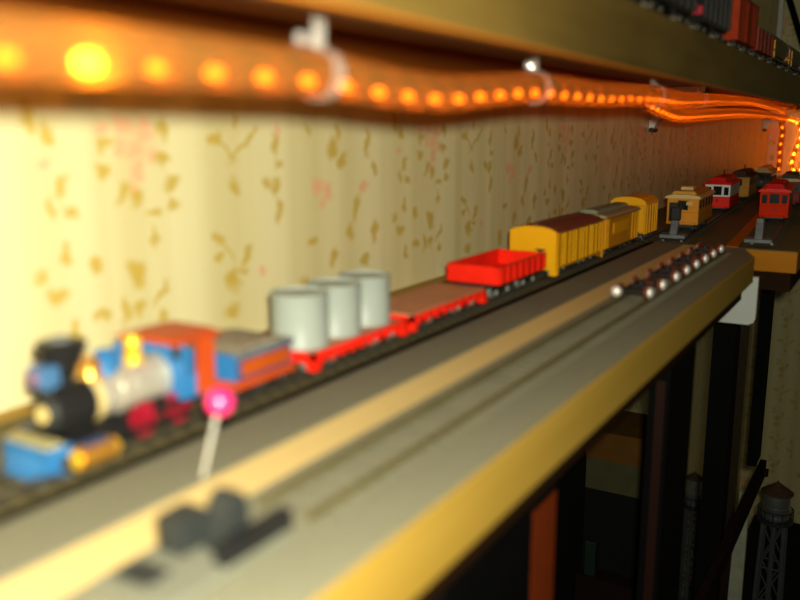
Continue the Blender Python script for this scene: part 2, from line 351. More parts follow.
P(MB().lathe([(.036, .222), (.03, .232), (.027, .282), (.031, .287), (.026, .308), (.002, .318)], (0, .135, 0)), 'steam_dome', 'brass', lo, True)
P(MB().cyl((.0, .075, .222), (0, .075, .285), .010).sph((0, .075, .288), .016), 'whistle', 'blue', lo, True)
cb = P(MB().box(-.128, .128, .225, .238, .088, .280).box(.114, .128, .2385, .37, .088, .17).box(-.128, -.114, .2385, .37, .088, .17).box(.114, .128, .33, .37, .17, .280).box(-.128, -.114, .33, .37, .17, .280), 'cab', 'blue', lo)
for s in (-1, 1):
    P(MB().box(min(s*.1285, s*.134), max(s*.1285, s*.134), .285, .368, .092, .279), 'side_panel', 'vermil', cb, label='vermilion cab side panel')
    P(MB().box(s*.103-.018, s*.103+.018, .2205, .2245, .225, .270), 'window', 'glass', cb)
P(MB().prism([(-.142, .2805), (.142, .2805), (.13, .290), (.075, .299), (-.075, .299), (-.13, .290)], 'Y', .185, .40), 'cab_roof', 'vermil', lo, label='vermilion cab roof')
P(MB().box(-.113, .113, .2385, .37, .088, .100), 'cab_floor', 'black', lo)
for s in (-1, 1):
    cy = P(MB().cyl((s*.138, -.215, .034), (s*.138, -.09, .034), .034, n=24), 'cylinder', 'gold', lo, True)
    P(MB().cyl((s*.138, -.223, .034), (s*.138, -.2155, .034), .026, n=20).cyl((s*.138, -.0895, .034), (s*.138, -.08, .034), .028, n=20).box(s*.138-.006, s*.138+.006, -.2225, -.08, .03, .038), 'cylinder_cover', 'brass', cy, True)
    P(MB().box(s*.138-.020, s*.138+.020, -.195, -.11, .0685, .0722), 'valve_chest', 'navy', cy)
    P(MB().box(s*.122-.003, s*.122+.003, .0, .26, .036, .054).cyl((s*.122, -.079, .034), (s*.122, .02, .042), .004, n=8), 'side_rod', 'black', lo)
def driver(y):
    r = .056; w = MB()
    for s in (-1, 1):
        w.lathe([(r-.013, s*.072), (r, s*.072), (r, s*.088), (r-.013, s*.088)], (0, y, r), 28, 'X')
        w.cyl((s*.072, y, r), (s*.092, y, r), .017, n=14)
        for k in range(10):
            a = 2*PI*k/10; w.cyl((s*.089, y+.012*math.cos(a), r+.012*math.sin(a)), (s*.089, y+(r-.008)*math.cos(a), r+(r-.008)*math.sin(a)), .0055, n=6)
    w.cyl((-.09, y, r), (.09, y, r), .01, n=8)
    return P(w, 'driving_wheel', 'dkred', lo, True, 'deep red spoked driving wheel')
driver(.09); driver(.24)
P(MB().box(-.06, .06, -.25, -.08, .038, .05), 'leading_truck', 'black', lo)
for y in (-.235, -.13): wheelset(lo, y, 'charcoal', .026, 'leading_wheel')
coupler(lo, .38, 1, .03)
# tender
te = car('locomotive_tender', 'blue tender with orange side panels coupled behind the locomotive cab', 'tender', X1, 2.345)
P(MB().box(-.142, .142, -.155, .155, .088, .172, .006), 'body', 'navy', te)
P(MB().box(-.150, .150, -.16, .16, .1725, .186), 'top_rim', 'slate', te)
for s in (-1, 1): P(MB().box(min(s*.1425, s*.148), max(s*.1425, s*.148), -.13, .135, .102, .158), 'side_panel', 'orange', te, label='orange side panel')
for s in (-1, 1): P(MB().box(s*.085-.055, s*.085+.055, -.166, -.1605, .09, .184), 'front_plate', 'blue', te, label='blue front plate')
P(MB().prism([(-.145, .1865), (.145, .1865), (.11, .197), (-.02, .205), (-.11, .199)], 'X', -.13, .13), 'load', 'coal', te)
P(MB().box(-.148, .148, -.165, .165, .058, .087), 'frame', 'vermil', te, label='vermilion frame sill')
run(te, .33, .12, .09, 'charcoal')

# ------------------------------------------------------------------ freight cars
def underframe(o, L, m='charcoal'): return P(MB().box(-.05, .05, -L/2+.02, L/2-.02, .067, .078), 'underframe', m, o)
def sill(o, L, z0, z1, m, n=9):
    s_ = MB()
    for s in (-1, 1):
        s_.box(s*.150-.012, s*.150+.012, -L/2, L/2, z0+.012, z1)
        for k in range(n):
            y = -L/2+.05+(L-.1)*k/(n-1); s_.box(s*.166-.0035, s*.166+.0035, y-.016, y+.016, z0, z1-.006)
    s_.box(-.162, .162, -L/2, -L/2+.02, z0, z1).box(-.162, .162, L/2-.02, L/2, z0, z1)
    for e in (-1, 1):
        for s in (-1, 1): s_.box(s*.145-.02, s*.145+.02, e*(L/2-.02)-.02, e*(L/2-.02)+.02, z0-.03, z0)
    return P(s_, 'side_sill', m, o)
L = .74
vc = car('vat_car', 'red flat wagon carrying three pale grey round vats behind the tender', 'railcar', X1, 2.985)
P(MB().box(-.138, .138, -L/2+.021, L/2-.021, .078, .090), 'deck', 'deckbrown', vc); underframe(vc, L); sill(vc, L, .052, .092, 'red', 10); run(vc, L, .14, .13, cp=False); coupler(vc, -L/2, -1); coupler(vc, L/2, 1, .012)
for y in (-.243, .002, .247):
    v = P(MB().lathe([(.121, .0905), (.121, .098), (.118, .102), (.118, .298), (.1205, .302), (.1205, .312), (.110, .313), (.110, .303), (.001, .303)], (0, y, 0), 40), 'vat', 'tankgrey', vc, True)
L = .82
fc = car('flat_car', 'empty flat wagon with brown deck and red stake-pocket sides', 'railcar', X1, 3.81)
P(MB().box(-.15, .15, -L/2, L/2, .098, .106), 'deck', 'deckbrown', fc); underframe(fc, L); sill(fc, L, .055, .0975, 'red', 9); run(fc, L, .16, .17, cp=False); coupler(fc, -L/2, -1, .012); coupler(fc, L/2, 1)
L = .72
go = car('gondola_car', 'open bright red gondola wagon with ribbed sides in front of yellow boxcar', 'railcar', X1, 4.735)
gb = MB()
gb.box(-.165, .165, -L/2, L/2, .095, .105)
for s in (-1, 1):
    gb.box(s*.160-.006, s*.160+.006, -L/2, L/2, .105, .197).box(s*.160-.009, s*.160+.009, -L/2, L/2, .190, .200)
    for k in range(8): y = -L/2+.03+(L-.06)*k/7; gb.box(s*.170-.005, s*.170+.005, y-.014, y+.014, .098, .19)
for e in (-1, 1): gb.box(-.154, .154, e*(L/2-.006)-.006, e*(L/2-.006)+.006, .105, .197)
P(gb, 'body', 'red', go); P(MB().box(-.13, .13, -L/2+.01, L/2-.01, .07, .0945), 'underframe', 'black', go); run(go, L, .16, .16)

def boxcar(name, label, y, L, body, roofm, z0=.045, z1=.315):
    o = car(name, label, 'railcar', X1, y)
    roof_pts = [(-.17, z1-.01), (-.13, z1+.012), (-.06, z1+.026), (.06, z1+.026), (.13, z1+.012), (.17, z1-.01)]
    b = MB().box(-.155, .155, -L/2+.012, L/2-.012, z0+.025, z1-.012)
    for e in (-1, 1): b.prism([(-.168, z0-.02), (-.12, z0-.02), (-.12, z0+.02), (.12, z0+.02), (.12, z0-.02), (.168, z0-.02)]+[(u, v-.001) for u, v in reversed(roof_pts)], 'Y', min(e*L/2, e*(L/2-.02)), max(e*L/2, e*(L/2-.02)))
    P(b, 'body', body, o)
    n = 13
    for s in (-1, 1):
        sl = MB().box(s*.160-.0045, s*.160+.0045, -L/2+.03, L/2-.03, z0+.014, z0+.026).box(s*.160-.0045, s*.160+.0045, -L/2+.03, L/2-.03, z1-.024, z1-.014)
        for k in range(n):
            yy = -L/2+.055+(L-.11)*k/(n-1); sl.box(s*.160-.0045, s*.160+.0045, yy-.016+.010*math.sin(k*2.3), yy+.016+.006*math.sin(k*1.7), z0+.02, z1-.018)
        P(sl, 'side_battens', 'yellow', o)
    r = MB().prism(roof_pts+[(.06, z1+.036), (-.06, z1+.036)][:0]+[], 'Y', -L/2+.0205, L/2-.0205)
    r.box(-.025, .025, -L/2+.03, L/2-.03, z1+.0265, z1+.036)
    for s in (-1, 1): r.box(s*.167-.006, s*.167+.006, -L/2+.0205, L/2-.0205, z1-.022, z1-.008)
    P(r, 'roof', roofm, o)
    P(MB().box(-.05, .05, -L/2+.03, L/2-.03, .055, .068), 'underframe', 'charcoal', o)
    return o
bx = boxcar('boxcar', 'yellow slatted boxcar with maroon roof behind the red gondola', 5.775, .976, 'slat', 'maroon')
P(MB().prism([(-.165, .05), (.165, .05), (.165, .303), (.128, .322), (.06, .337), (-.06, .337), (-.128, .322), (-.165, .303)], 'Y', -.495, -.4885), 'end_panel', 'yellow', bx)
P(MB().box(-.168, -.12, -.495, -.4885, .015, .05).box(.12, .168, -.495, -.4885, .015, .05), 'corner_step', 'yellow', bx)
P(MB().cyl((.055, -.505, .175), (.055, -.4955, .175), .016, n=14).box(.02, .09, -.502, -.4955, .182, .19), 'brake_wheel', 'charcoal', bx)
P(MB().box(.168, .175, .458, .488, .02, .3).box(.168, .175, -.488, -.458, .02, .3), 'corner_post', 'yellow', bx)
run(bx, .976, .16, .2)
# coach
L = .945
co = car('passenger_coach', 'yellow coach with grey-green roof between the boxcar and caboose', 'railcar', X1, 6.828)
P(MB().box(-.15, .15, -L/2+.03, L/2-.03, .06, .29), 'body', 'yellow2', co)
for s in (-1, 1): P(MB().box(s*.153-.0025, s*.153+.0025, -.25, .16, .16, .25), 'side_panel', 'yellow', co, label='lighter yellow side panel')
for s in (-1, 1):
    for y in (-.43, -.38, .28, .36, .43): P(MB().box(s*.1535-.0027, s*.1535+.0027, y-.012, y+.012, .065, .29), 'side_post', 'yellow', co)
P(MB().box(-.156, .156, -L/2+.02, L/2-.02, .2905, .302), 'letterboard', 'dkred', co)
rf = P(MB().prism([(-.17, .3025), (.17, .3025), (.15, .318), (.075, .328), (-.075, .328), (-.15, .318)], 'Y', -L/2, L/2), 'roof', 'olive', co)
P(MB().prism([(-.07, .3285), (.07, .3285), (.065, .35), (.03, .358), (-.03, .358), (-.065, .35)], 'Y', -L/2+.06, L/2-.06), 'clerestory', 'greenslate', rf)
P(MB().box(-.16, .16, -L/2, L/2, .048, .0595), 'underframe', 'charcoal', co); run(co, L, .16, .2)
# caboose
L = .42
cz = car('caboose', 'short yellow caboose with arched yellow roof ending the freight train', 'railcar', X1, 7.70)
P(MB().box(-.15, .15, -L/2+.06, L/2-.06, .06, .31), 'body', 'yellow2', cz)
for s in (-1, 1):
    for y in (-.195, -.13, -.04, .05, .13, .195): P(MB().box(s*.1555-.0045, s*.1555+.0045, y-.012, y+.012, .06, .315), 'side_post', 'yellow', cz)
    for y in (-.085, .005, .09): P(MB().box(s*.1515-.001, s*.1515+.001, y-.03, y+.03, .19, .27), 'window', 'glass', cz)
P(MB().box(-.13, .13, -.156, -.1505, .08, .3), 'end_wall', 'yellow', cz)
P(MB().prism([(-.162, .3155), (.162, .3155), (.155, .345), (.115, .372), (.05, .385), (-.05, .385), (-.115, .372), (-.155, .345)], 'Y', -L/2, L/2), 'roof', 'yellow', cz)
P(MB().box(-.16, .16, -L/2, L/2, .048, .0595), 'platform', 'charcoal', cz)
run(cz, L, .11, .11, cp=False); coupler(cz, -L/2, -1)
P(MB().cyl((.10, L/2+.001, .10), (.10, L/2+.03, .10), .012, n=10).sph((.10, L/2+.035, .10), .02), 'marker_lamp', 'steel', cz, True)

# ------------------------------------------------------------------ loose trucks on the front track
ys = [4.88, 5.19, 5.53, 5.83, 6.13, 6.43, 6.73, 7.03]
desc = ['nearest to the camera', 'second from the camera', 'third from the camera', 'farthest of the row']
proto = None
for k in range(4):
    y0, y1 = ys[2*k], ys[2*k+1]; yc = (y0+y1)/2
    if proto is None:
        t = thing('wheel_truck', '', 'wheel truck', (X2, yc, ZR+.0006)); proto = t
        fr = MB()
        for s in (-1, 1): fr.box(s*.055-.008, s*.055+.008, -.19, .19, .034, .056)
        fr.box(-.06, .06, -.035, .035, .04, .06).cyl((0, 0, .06), (0, 0, .075), .022, n=14)
        for s in (-1, 1): fr.box(-.06, .06, s*.18-.012, s*.18+.012, .036, .054)
        fr.build('frame', 'black', t)
        for yy in (-.15, .15):
            w = MB().cyl((-.075, 0, .04), (.075, 0, .04), .008, n=8)
            hub = MB()
            for s in (-1, 1):
                w.cyl((s*.068, 0, .04), (s*.088, 0, .04), .040, n=24)
                hub.sph((s*.090, 0, .04), .033, .75 if s > 0 else .3, 1, 1, 20)
            a = w.build('wheelset', 'copper', t, None, True); a.location = (0, yy*K, 0)
            hb = hub.build('hub', 'hubmetal', a, None, True); hb['label'] = 'polished metal hub'
    else:
        t = dup(proto); t.location = W(X2, yc, ZR+.0006)
    t['label'] = 'loose black wheel truck with polished hubs on the front track, '+desc[k]; t['group'] = 'loose wheel trucks on the front track'

P(MB().sph((-.080, -.232, .045), .034, 1, .8, 1, 20).box(-.085, -.055, -.215, -.185, .036, .052), 'coupling_ball', 'hubmetal', proto, True, 'polished metal coupling ball')
# ------------------------------------------------------------------ track bumpers
def bumper(label, x, y, z, rz, post='grey', head='charcoal', hw=.045, ht=.27):
    t = thing('track_bumper', label, 'track bumper', (x, y, z), rz, 'track bumpers at the ends of the tracks')
    P(MB().box(-.11, .11, -.12, .08, 0, .030, .004), 'base', post, t)
    P(MB().prism([(-.08, .0305), (.06, .0305), (.05, .15), (.0, .15)], 'X', -.030, .030), 'post', post, t)
    P(MB().box(-hw, hw, .0, .048, .1505, ht, .01), 'head', head, t)
    return t
bumper('slate grey track bumper with black head in front of the yellow tram', -1.785, 7.88, .0467, .06, 'slate', 'black')
bumper('slate grey track bumper standing in front of the orange-red tram', -1.075, 7.93, .0467, .075, 'slate', 'slate', .030, .20)
nb = thing('track_bumper', 'large blurred grey bumper in the foreground at near end of front track', 'track bumper', (-1.325, 1.37, .0125), 0, 'track bumpers at the ends of the tracks')
P(MB().box(-.13, .10, -.24, .16, 0, .020, .004), 'base', 'grey', nb)
P(MB().box(-.105, -.025, -.08, .015, .0205, .112, .008), 'counterweight', 'charcoal', nb)
P(MB().prism([(-.02, .0205), (.08, .0205), (.072, .12), (.055, .152), (.03, .16), (.008, .148), (-.005, .11)], 'X', -.012, .048), 'buffer_post', 'charcoal', nb)
P(MB().box(.055, .095, -.06, .18, .0205, .068), 'brace', 'black', nb)
P(MB().box(-.10, .0, -.21, -.14, .0205, .03), 'foot_bar', 'charcoal', nb)

# ------------------------------------------------------------------ pin
pn = thing('ball_pin', 'pink ball-headed pin stuck upright in the shelf beside the tender', 'pin', (-1.695, 1.69, .0125))
P(MB().cyl((.018, .012, 0), (.047, .05, .185), .006, .007, n=10), 'shaft', 'pin', pn, True)
P(MB().sph((.053, .058, .220), .042, n=28), 'head', 'pink', pn, True)

# ------------------------------------------------------------------ trams
def tram(label, x, y, rz, L, lower, upper, roofm, monitor, z0=.05, z1=.30, win=3, visor=True, poles=0, hw=.145, sides=True):
    t = thing('tram', label, 'tram', (x, y, ZR+.0006), rz, 'trams on the far tracks'); zm = z0+(z1-z0)*.48
    P(MB().box(-hw, hw, 0, L, z0, zm, .008), 'lower_body', lower, t)
    P(MB().box(-hw+.002, hw-.002, .002, L-.002, zm+.0005, z1), 'upper_body', upper, t)
    wn = MB().box(-hw*.32, hw*.32, -.003, .0015, zm+.02, z1-.02)
    P(wn, 'window', 'glass', t)
    if win >= 3:
        for s in (-1, 1): P(MB().box(s*hw*.68-.026, s*hw*.68+.026, -.003, .0015, zm+.02, z1-.03), 'window', 'glass', t)
    n = max(3, int(L/.16))
    for s in (-1, 1):
        for k in range(n if sides else 0):
            yy = .09+(L-.18)*k/(n-1); P(MB().box(s*(hw-.0005)-.003, s*(hw-.0005)+.003, yy-.042, yy+.042, zm+.03, z1-.02), 'window', 'glass', t)
    P(MB().prism([(-hw-.02, z1+.0005), (hw+.02, z1+.0005), (hw+.008, z1+.022), (hw*.6, z1+.036), (-hw*.6, z1+.036), (-hw-.008, z1+.022)], 'Y', -.035, L+.035), 'roof', roofm, t)
    if monitor: P(MB().prism([(-hw*.62, z1+.0365), (hw*.62, z1+.0365), (hw*.55, z1+.075), (hw*.3, z1+.085), (-hw*.3, z1+.085), (-hw*.55, z1+.075)], 'Y', .02, L-.02), 'clerestory', monitor, t)
    P(MB().cyl((0, -.012, zm-.045), (0, -.0005, zm-.045), .014, n=16), 'headlamp', 'dkred' if lower in ('red', 'redbody', 'rustred') else 'tan', t)
    P(MB().prism([(-hw, -.005), (-hw*.6, -.03), (hw*.6, -.03), (hw, -.005)], 'Z', z0+.002, z0+.022), 'bumper', lower, t)
    P(MB().box(-.10, .10, .04, L-.04, .055 if z0 > .055 else z0-.018, z0-.0005), 'underframe', 'charcoal', t)
    for yy in (.22, L-.22): bogie(t, yy, .13, box='charcoal')
    for k in range(poles): P(MB().cyl((.02, L*.3+k*.2, z1+.07), (.02, L*.3+.1+k*.2, z1+.16), .006, n=8).cyl((.02, L*.3+k*.2, z1+.05), (.02, L*.3+k*.2, z1+.09), .012, n=8), 'trolley_pole', 'black', t)
    return t
def tx(y): return -1.77+TS*(y-7.75)
RZ = .06
yt = tram('yellow tram with domed cream roof behind the dark-headed bumper', tx(8.28)-.01, 8.28, RZ, .95, 'yellow2', 'yellow2', 'cream', None, .085, .33, 1)
P(MB().prism([(-.12, .3665), (.12, .3665), (.09, .395), (-.09, .395)], 'Y', .03, .9), 'roof_crown', 'tan', yt)
P(MB().box(-.06, .06, .18, .38, .3955, .43, .01), 'roof_vent', 'cream', yt)
P(MB().box(-.125, -.045, -.005, -.0005, .11, .29), 'door', 'black', yt)
P(MB().box(.03, .085, -.0045, -.0005, .265, .30), 'sign_box', 'cream', yt)
tram('red and white tram with red roof standing behind the yellow tram', tx(10.7)-.005, 10.7, RZ, 1.0, 'red', 'white', 'redroof', 'redroof', .05, .325, 3, True, 1, .145, False)
tram('tan tram with dark brown roof beyond the red and white tram', tx(12.7)+.02, 12.7, RZ, 1.2, 'tan', 'tan', 'brown_dark' if False else 'roofbrown', 'roofbrown', .05, .315, 2, True, 2)
tram('cream-roofed dark tram farthest away on the left tram track', tx(15.5)+.1, 15.5, RZ, 1.3, 'charcoal', 'oliveboard', 'cream', 'cream', .05, .26, 3)
RZ2 = .075
def tx2(y): return -1.05-.075*(y-7.95)
tram('orange-red tram with red clerestory roof at right behind grey bumper', tx2(9.85)-.02, 9.85, RZ2, 1.1, 'redbody', 'redbody', 'red', 'redroof', .045, .315, 3)
tram('dark red tram with green roof behind the orange-red tram', tx2(11.9)+.03, 11.9, RZ2, 1.2, 'rustred', 'rustred', 'cream', 'dkgreen', .05, .32, 3)

# ------------------------------------------------------------------ upper shelf
us = thing('upper_shelf', 'brown stained upper shelf running along the wall above the rope light', 'shelf', (-1.9, 8, 1.27))
world_part(MB().box(XW+.01, -1.131, -3, 20.4, 1.50, 1.53), 'board', 'under', us)
world_part(MB().box(-1.13, -1.10, -3, 20.4, 1.272, 1.545), 'fascia', 'fascia', us)
world_part(MB().box(XW+.01, XW+.12, -3, 20.4, 1.34, 1.499), 'ledger', 'under', us)
world_part(MB().box(-1.14, -1.099, -3, 20.4, 1.263, 1.2715), 'lip', 'lip', us, label='fascia lip coloured orange as the rope glow on its underside')
ut = track('railway_track', 'track on the upper shelf under the dark row of wagons', (-1.28, -1), (-1.28, 20), 1.5305, 'rail_dark')
for o in ut.children:
    if o.name.startswith('rail'): bpy.data.objects.remove(o)
for s in (-1, 1): MB().box(s*.08-.008, s*.08+.008, 0, 21, .0105, .03).build('rail', 'rail_dark', ut)
ZU = 1.5605
def ucar(name, label, cat, yc, L, bodym, kind):
    o = thing(name, label, cat, (-1.28, yc, ZU+.0006), 0, 'wagons on the upper shelf')
    if kind == 'box':
        P(MB().box(-.15, .15, -L/2, L/2, .06, .36), 'body', bodym, o)
        P(MB().prism([(-.16, .3605), (.16, .3605), (.08, .385), (-.08, .385)], 'Y', -L/2-.01, L/2+.01), 'roof', 'rustred', o)
        P(MB().box(.1505, .157, -.1, .1, .065, .34).box(-.157, -.1505, -.1, .1, .065, .34), 'door', bodym, o)
        for yy in (-.28, -.17, .17, .28): P(MB().box(.1505, .155, yy-.01, yy+.01, .06, .35), 'rib', bodym, o)
    elif kind == 'gondola':
        P(MB().box(-.15, .15, -L/2, L/2, .06, .23), 'body', bodym, o)
        for yy in (-.3, -.1, .1, .3): P(MB().box(.1505, .156, yy-.012, yy+.012, .06, .225), 'rib', bodym, o)
    elif kind == 'hopper':
        P(MB().prism([(-L/2, .20), (-L/2+.12, .07), (L/2-.12, .07), (L/2, .20), (L/2, .33), (-L/2, .33)], 'X', -.145, .145), 'body', bodym, o)
        rb = MB()
        for k in range(6): yy = -L/2+.1+(L-.2)*k/5; rb.box(.146, .158, yy-.012, yy+.012, .09, .33)
        P(rb, 'rib', bodym, o)
        for e in (-1, 1): P(MB().box(-.06, .15, e*(L/2-.03)-.02, e*(L/2-.03)+.015, .10, .145).box(.1455, .152, e*(L/2-.05)-.02, e*(L/2-.05)+.02, .21, .33), 'end_ladder', 'dkred', o, label='dark red end ladder')
    else:
        P(MB().cyl((0, -L/2+.05, .2), (0, L/2-.05, .2), .125, n=28), 'tank', bodym, o, True)
        P(MB().box(-.14, .14, -L/2, L/2, .058, .075), 'deck', 'black', o)
        for e in (-1, 1): P(MB().box(.13, .142, e*(L/2-.03)-.006, e*(L/2-.03)+.006, .075, .22).box(-.14, .142, e*(L/2-.03)-.006, e*(L/2-.03)+.006, .13, .142), 'handrail', 'yellow2', o, label='yellow handrail')
    P(MB().box(-.05, .05, -L/2+.02, L/2-.02, .05, .057), 'underframe', 'black', o)
    for s in (-1, 1):
        bogie(o, s*(L/2-.18), .17, box='rail_dark')
    return o
ucar('hopper_wagon', 'black hopper wagon with red end ladders, nearest in view on the upper shelf', 'railcar', 4.75, .95, 'black', 'hopper')
ucar('hopper_wagon', 'black hopper wagon with red end ladders just before the red boxcar above', 'railcar', 5.80, .95, 'black', 'hopper')
ucar('boxcar', 'rust red boxcar among dark wagons on the upper shelf', 'railcar', 6.93, .8, 'rustbox', 'box')
ucar('gondola_wagon', 'low dark red gondola right behind the rust red boxcar on the upper shelf', 'railcar', 7.85, .85, 'rustred', 'gondola')
ucar('tank_wagon', 'black tank wagon with yellow handrails behind the low dark red gondola', 'railcar', 8.95, 1.1, 'black', 'tank')
ucar('tank_wagon', 'black tank wagon with yellow handrails at far right of the upper shelf', 'railcar', 10.2, 1.1, 'charcoal', 'tank')
ucar('tank_wagon', 'smallest black tank wagon in view, last of the row on the upper shelf', 'railcar', 11.45, 1.1, 'charcoal', 'tank')

slanted()
# brackets
def bracket(label, y):
    t = thing('shelf_bracket', label, 'bracket', (XW+.005, y, .98), 0, 'shelf brackets under the upper shelf')
    pts = [(.0, 0), (.03, 0), (.10, .12), (.22, .26), (.40, .38), (.62, .455), (.62, .515), (.13, .515), (.13, .34), (.0, .34)]
    P(MB().prism(pts, 'Y', -.09, .09), 'web', 'white', t)
    P(MB().box(.60, .66, -.08, .10, .44, .515), 'end_cap', 'charcoal', t)
    P(MB().cyl((.03, -.10, .02), (.03, .10, .02), .03, n=12), 'foot', 'charcoal', t)
bracket('white curved shelf bracket on the wall below the upper shelf', 10.55)
bracket('white curved shelf bracket near the far corner of the room', 19.6)

# ------------------------------------------------------------------ rope light
def cr(a, b, c, d, t):
    return .5*((2*b)+(c-a)*t+(2*a-5*b+4*c-d)*t*t+(-a+3*b-3*c+d)*t**3)
RR = .061
def bulb_mb(mb, p, t, r=.015, l=.026):
    q = t.to_track_quat('Z', 'Y').to_matrix().to_4x4(); rr = bmesh.ops.create_uvsphere(mb.bm, u_segments=10, v_segments=8, radius=1)
    mb._m(rr['verts'], Matrix.Translation(p-Vector((0, 0, .022))) @ q @ Matrix.Diagonal((r, r, l, 1)))
def rope_light(label, key, hot_y=None, SP=.178, off=.046):
    kv = [Vector(k) for k in key]; path = []
    for i in range(len(kv)-1):
        a, b, c, d = kv[max(i-1, 0)], kv[i], kv[i+1], kv[min(i+2, len(kv)-1)]; n = max(4, int((c-b).length/.12))
        for j in range(n): path.append(cr(a, b, c, d, j/n))
    path.append(kv[-1])
    acc = [0]
    for a, b in zip(path, path[1:]): acc.append(acc[-1]+(b-a).length)
    def at(s):
        for i in range(len(acc)-1):
            if acc[i+1] >= s: t = (s-acc[i])/(acc[i+1]-acc[i]); return path[i].lerp(path[i+1], t), (path[i+1]-path[i]).normalized()
        return path[-1], (path[-1]-path[-2]).normalized()
    rl = thing('rope_light', label, 'rope light', tuple(key[2]), 0, 'rope lights under the upper shelf')
    world_part(MB().tube(path, RR, 18), 'tube', 'tube', rl, True)
    core = []; s = 0.0
    while s < acc[-1]-.05:
        p, t = at(s); u = Vector((0, 0, 1)) if abs(t.z) < .8 else Vector((1, 0, 0)); u = (u-t*u.dot(t)).normalized(); w = t.cross(u)
        core.append(p+(u*math.cos(s*2*PI/.18)+w*math.sin(s*2*PI/.18))*.035); s += .018
    world_part(MB().tube(core, .006, 6), 'wire', 'wire', rl, True)
    order = []; k = 0
    while off+SP*k < acc[-1]-.06:
        p, t = at(off+SP*k); k += 1
        if off+SP*(k-1) > .05: order.append((p, t))
    vis = [o for o in order if o[0].y > .85]; one = vis[:98]; rest = [o for o in order if o[0].y <= .85]+vis[98:]
    hot = min(range(len(one)), key=lambda i: abs(one[i][0].y-hot_y)) if hot_y else -1
    for i, (p, t) in enumerate(one):
        mb = MB(); bulb_mb(mb, p, t, *((.022, .03) if i == hot else ())); world_part(mb, 'bulb', 'bulb_hot' if (i == hot or p.y > 19.6) else 'bulb', rl, True)
    if rest:
        mb = MB()
        for (p, t) in rest: bulb_mb(mb, p, t)
        o = world_part(mb, 'bulb_row', 'bulb', rl, True); o['kind'] = 'stuff'
    return at
key = [(-1.4, -1.2, 1.145), (-1.4, .5, 1.145), (-1.4, 1.2, 1.15), (-1.4, 1.65, 1.15), (-1.4, 1.95, 1.148), (-1.4, 2.3, 1.13), (-1.4, 2.65, 1.125), (-1.4, 3.05, 1.15), (-1.4, 3.47, 1.176), (-1.4, 3.9, 1.178), (-1.4, 4.4, 1.18), (-1.4, 4.9, 1.195), (-1.4, 5.45, 1.205),
       (-1.48, 6.4, 1.21), (-1.6, 7.6, 1.245), (-1.88, 10.7, 1.34), (-2.08, 13.6, 1.40), (-2.25, 16.6, 1.41), (-2.38, 19.2, 1.40), (-2.45, 20.2, 1.30), (-2.48, 20.34, 1.15), (-2.46, 20.36, .95), (-2.48, 20.36, .65), (-2.47, 20.36, .35), (-2.48, 20.36, .1)]
at = rope_light('long amber rope light with one glaring bulb, strung from near left under the upper shelf', key, 1.165, .178, .05)
key2 = [(-1.62, 5.9, 1.205), (-1.63, 6.2, 1.19), (-1.66, 6.7, 1.155), (-1.72, 7.6, 1.125), (-1.88, 9.8, 1.165), (-2.02, 12.4, 1.22), (-2.2, 16.0, 1.25), (-2.3, 19.0, 1.24), (-2.22, 20.2, 1.2), (-2.12, 20.36, 1.08), (-2.1, 20.36, .8), (-2.2, 20.36, .5), (-2.22, 20.36, .25), (-2.1, 20.36, .13), (-1.98, 20.36, .3), (-1.9, 20.36, .7), (-1.75, 20.36, .95), (-1.62, 20.36, .7), (-1.66, 20.36, .3)]
rope_light('slack second rope light strand hanging below the first, coiling in the far corner', key2)
# clips
for y, lab in ((1.93, 'clear plastic clip holding the thick near end of the rope light'), (3.47, 'second clear plastic clip along the rope light, above the red gondola'), (5.42, 'third clear plastic clip along the rope light, just right of middle'), (7.7, 'small far clear plastic clip on the rope light near the end')):
    p, t = at(1.2+y)
    c = thing('cable_clip', lab, 'clip', (p.x, p.y, p.z), 0, 'clips holding the rope light')
    ring = []
    n = 24
    rg = MB().lathe([(.0655, -.022), (.0685, -.022), (.0685, .022), (.0655, .022)], (0, 0, 0), 28, 'Y')
    rg.bm.faces.ensure_lookup_table()
    caps = [f for f in rg.bm.faces if len(f.verts) > 4]; bmesh.ops.delete(rg.bm, geom=caps, context='FACES')
    P(rg, 'strap', 'clear', c, True)
    P(MB().box(-.004, .004, -.022, .022, .069, 1.498-p.z), 'tab', 'clear', c)
    P(MB().box(-.004, .012, -.10, .0-.023, .07, .10, .003), 'flange', 'clear', c)
    P(MB().cyl((.0125, -.075, .082), (.022, -.075, .082), .014, .010, n=14), 'screw', 'steel', c, True)

# ------------------------------------------------------------------ below the shelf
ZT = -7.2
tb = thing('lower_table', 'dark low table under the shelf holding the water towers', 'table', (-1, 12, -12))
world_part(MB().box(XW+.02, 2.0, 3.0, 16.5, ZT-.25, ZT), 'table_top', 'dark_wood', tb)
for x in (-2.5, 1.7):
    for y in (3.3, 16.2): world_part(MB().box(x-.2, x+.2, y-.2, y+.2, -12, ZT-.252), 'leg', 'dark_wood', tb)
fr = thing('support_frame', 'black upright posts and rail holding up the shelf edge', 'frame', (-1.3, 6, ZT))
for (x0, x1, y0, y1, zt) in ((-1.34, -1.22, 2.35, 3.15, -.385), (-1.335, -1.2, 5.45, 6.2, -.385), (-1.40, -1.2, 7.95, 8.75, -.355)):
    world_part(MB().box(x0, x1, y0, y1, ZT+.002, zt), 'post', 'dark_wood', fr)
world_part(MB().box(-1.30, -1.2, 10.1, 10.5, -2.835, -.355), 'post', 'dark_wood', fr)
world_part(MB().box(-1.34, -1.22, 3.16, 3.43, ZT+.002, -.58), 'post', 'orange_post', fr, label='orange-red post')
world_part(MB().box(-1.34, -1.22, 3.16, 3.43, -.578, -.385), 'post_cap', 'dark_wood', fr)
world_part(MB().box(-1.285, -1.225, 5.44, 5.4495, ZT+.002, -.6), 'trim_strip', 'red_wood', fr, label='dull red trim strip')
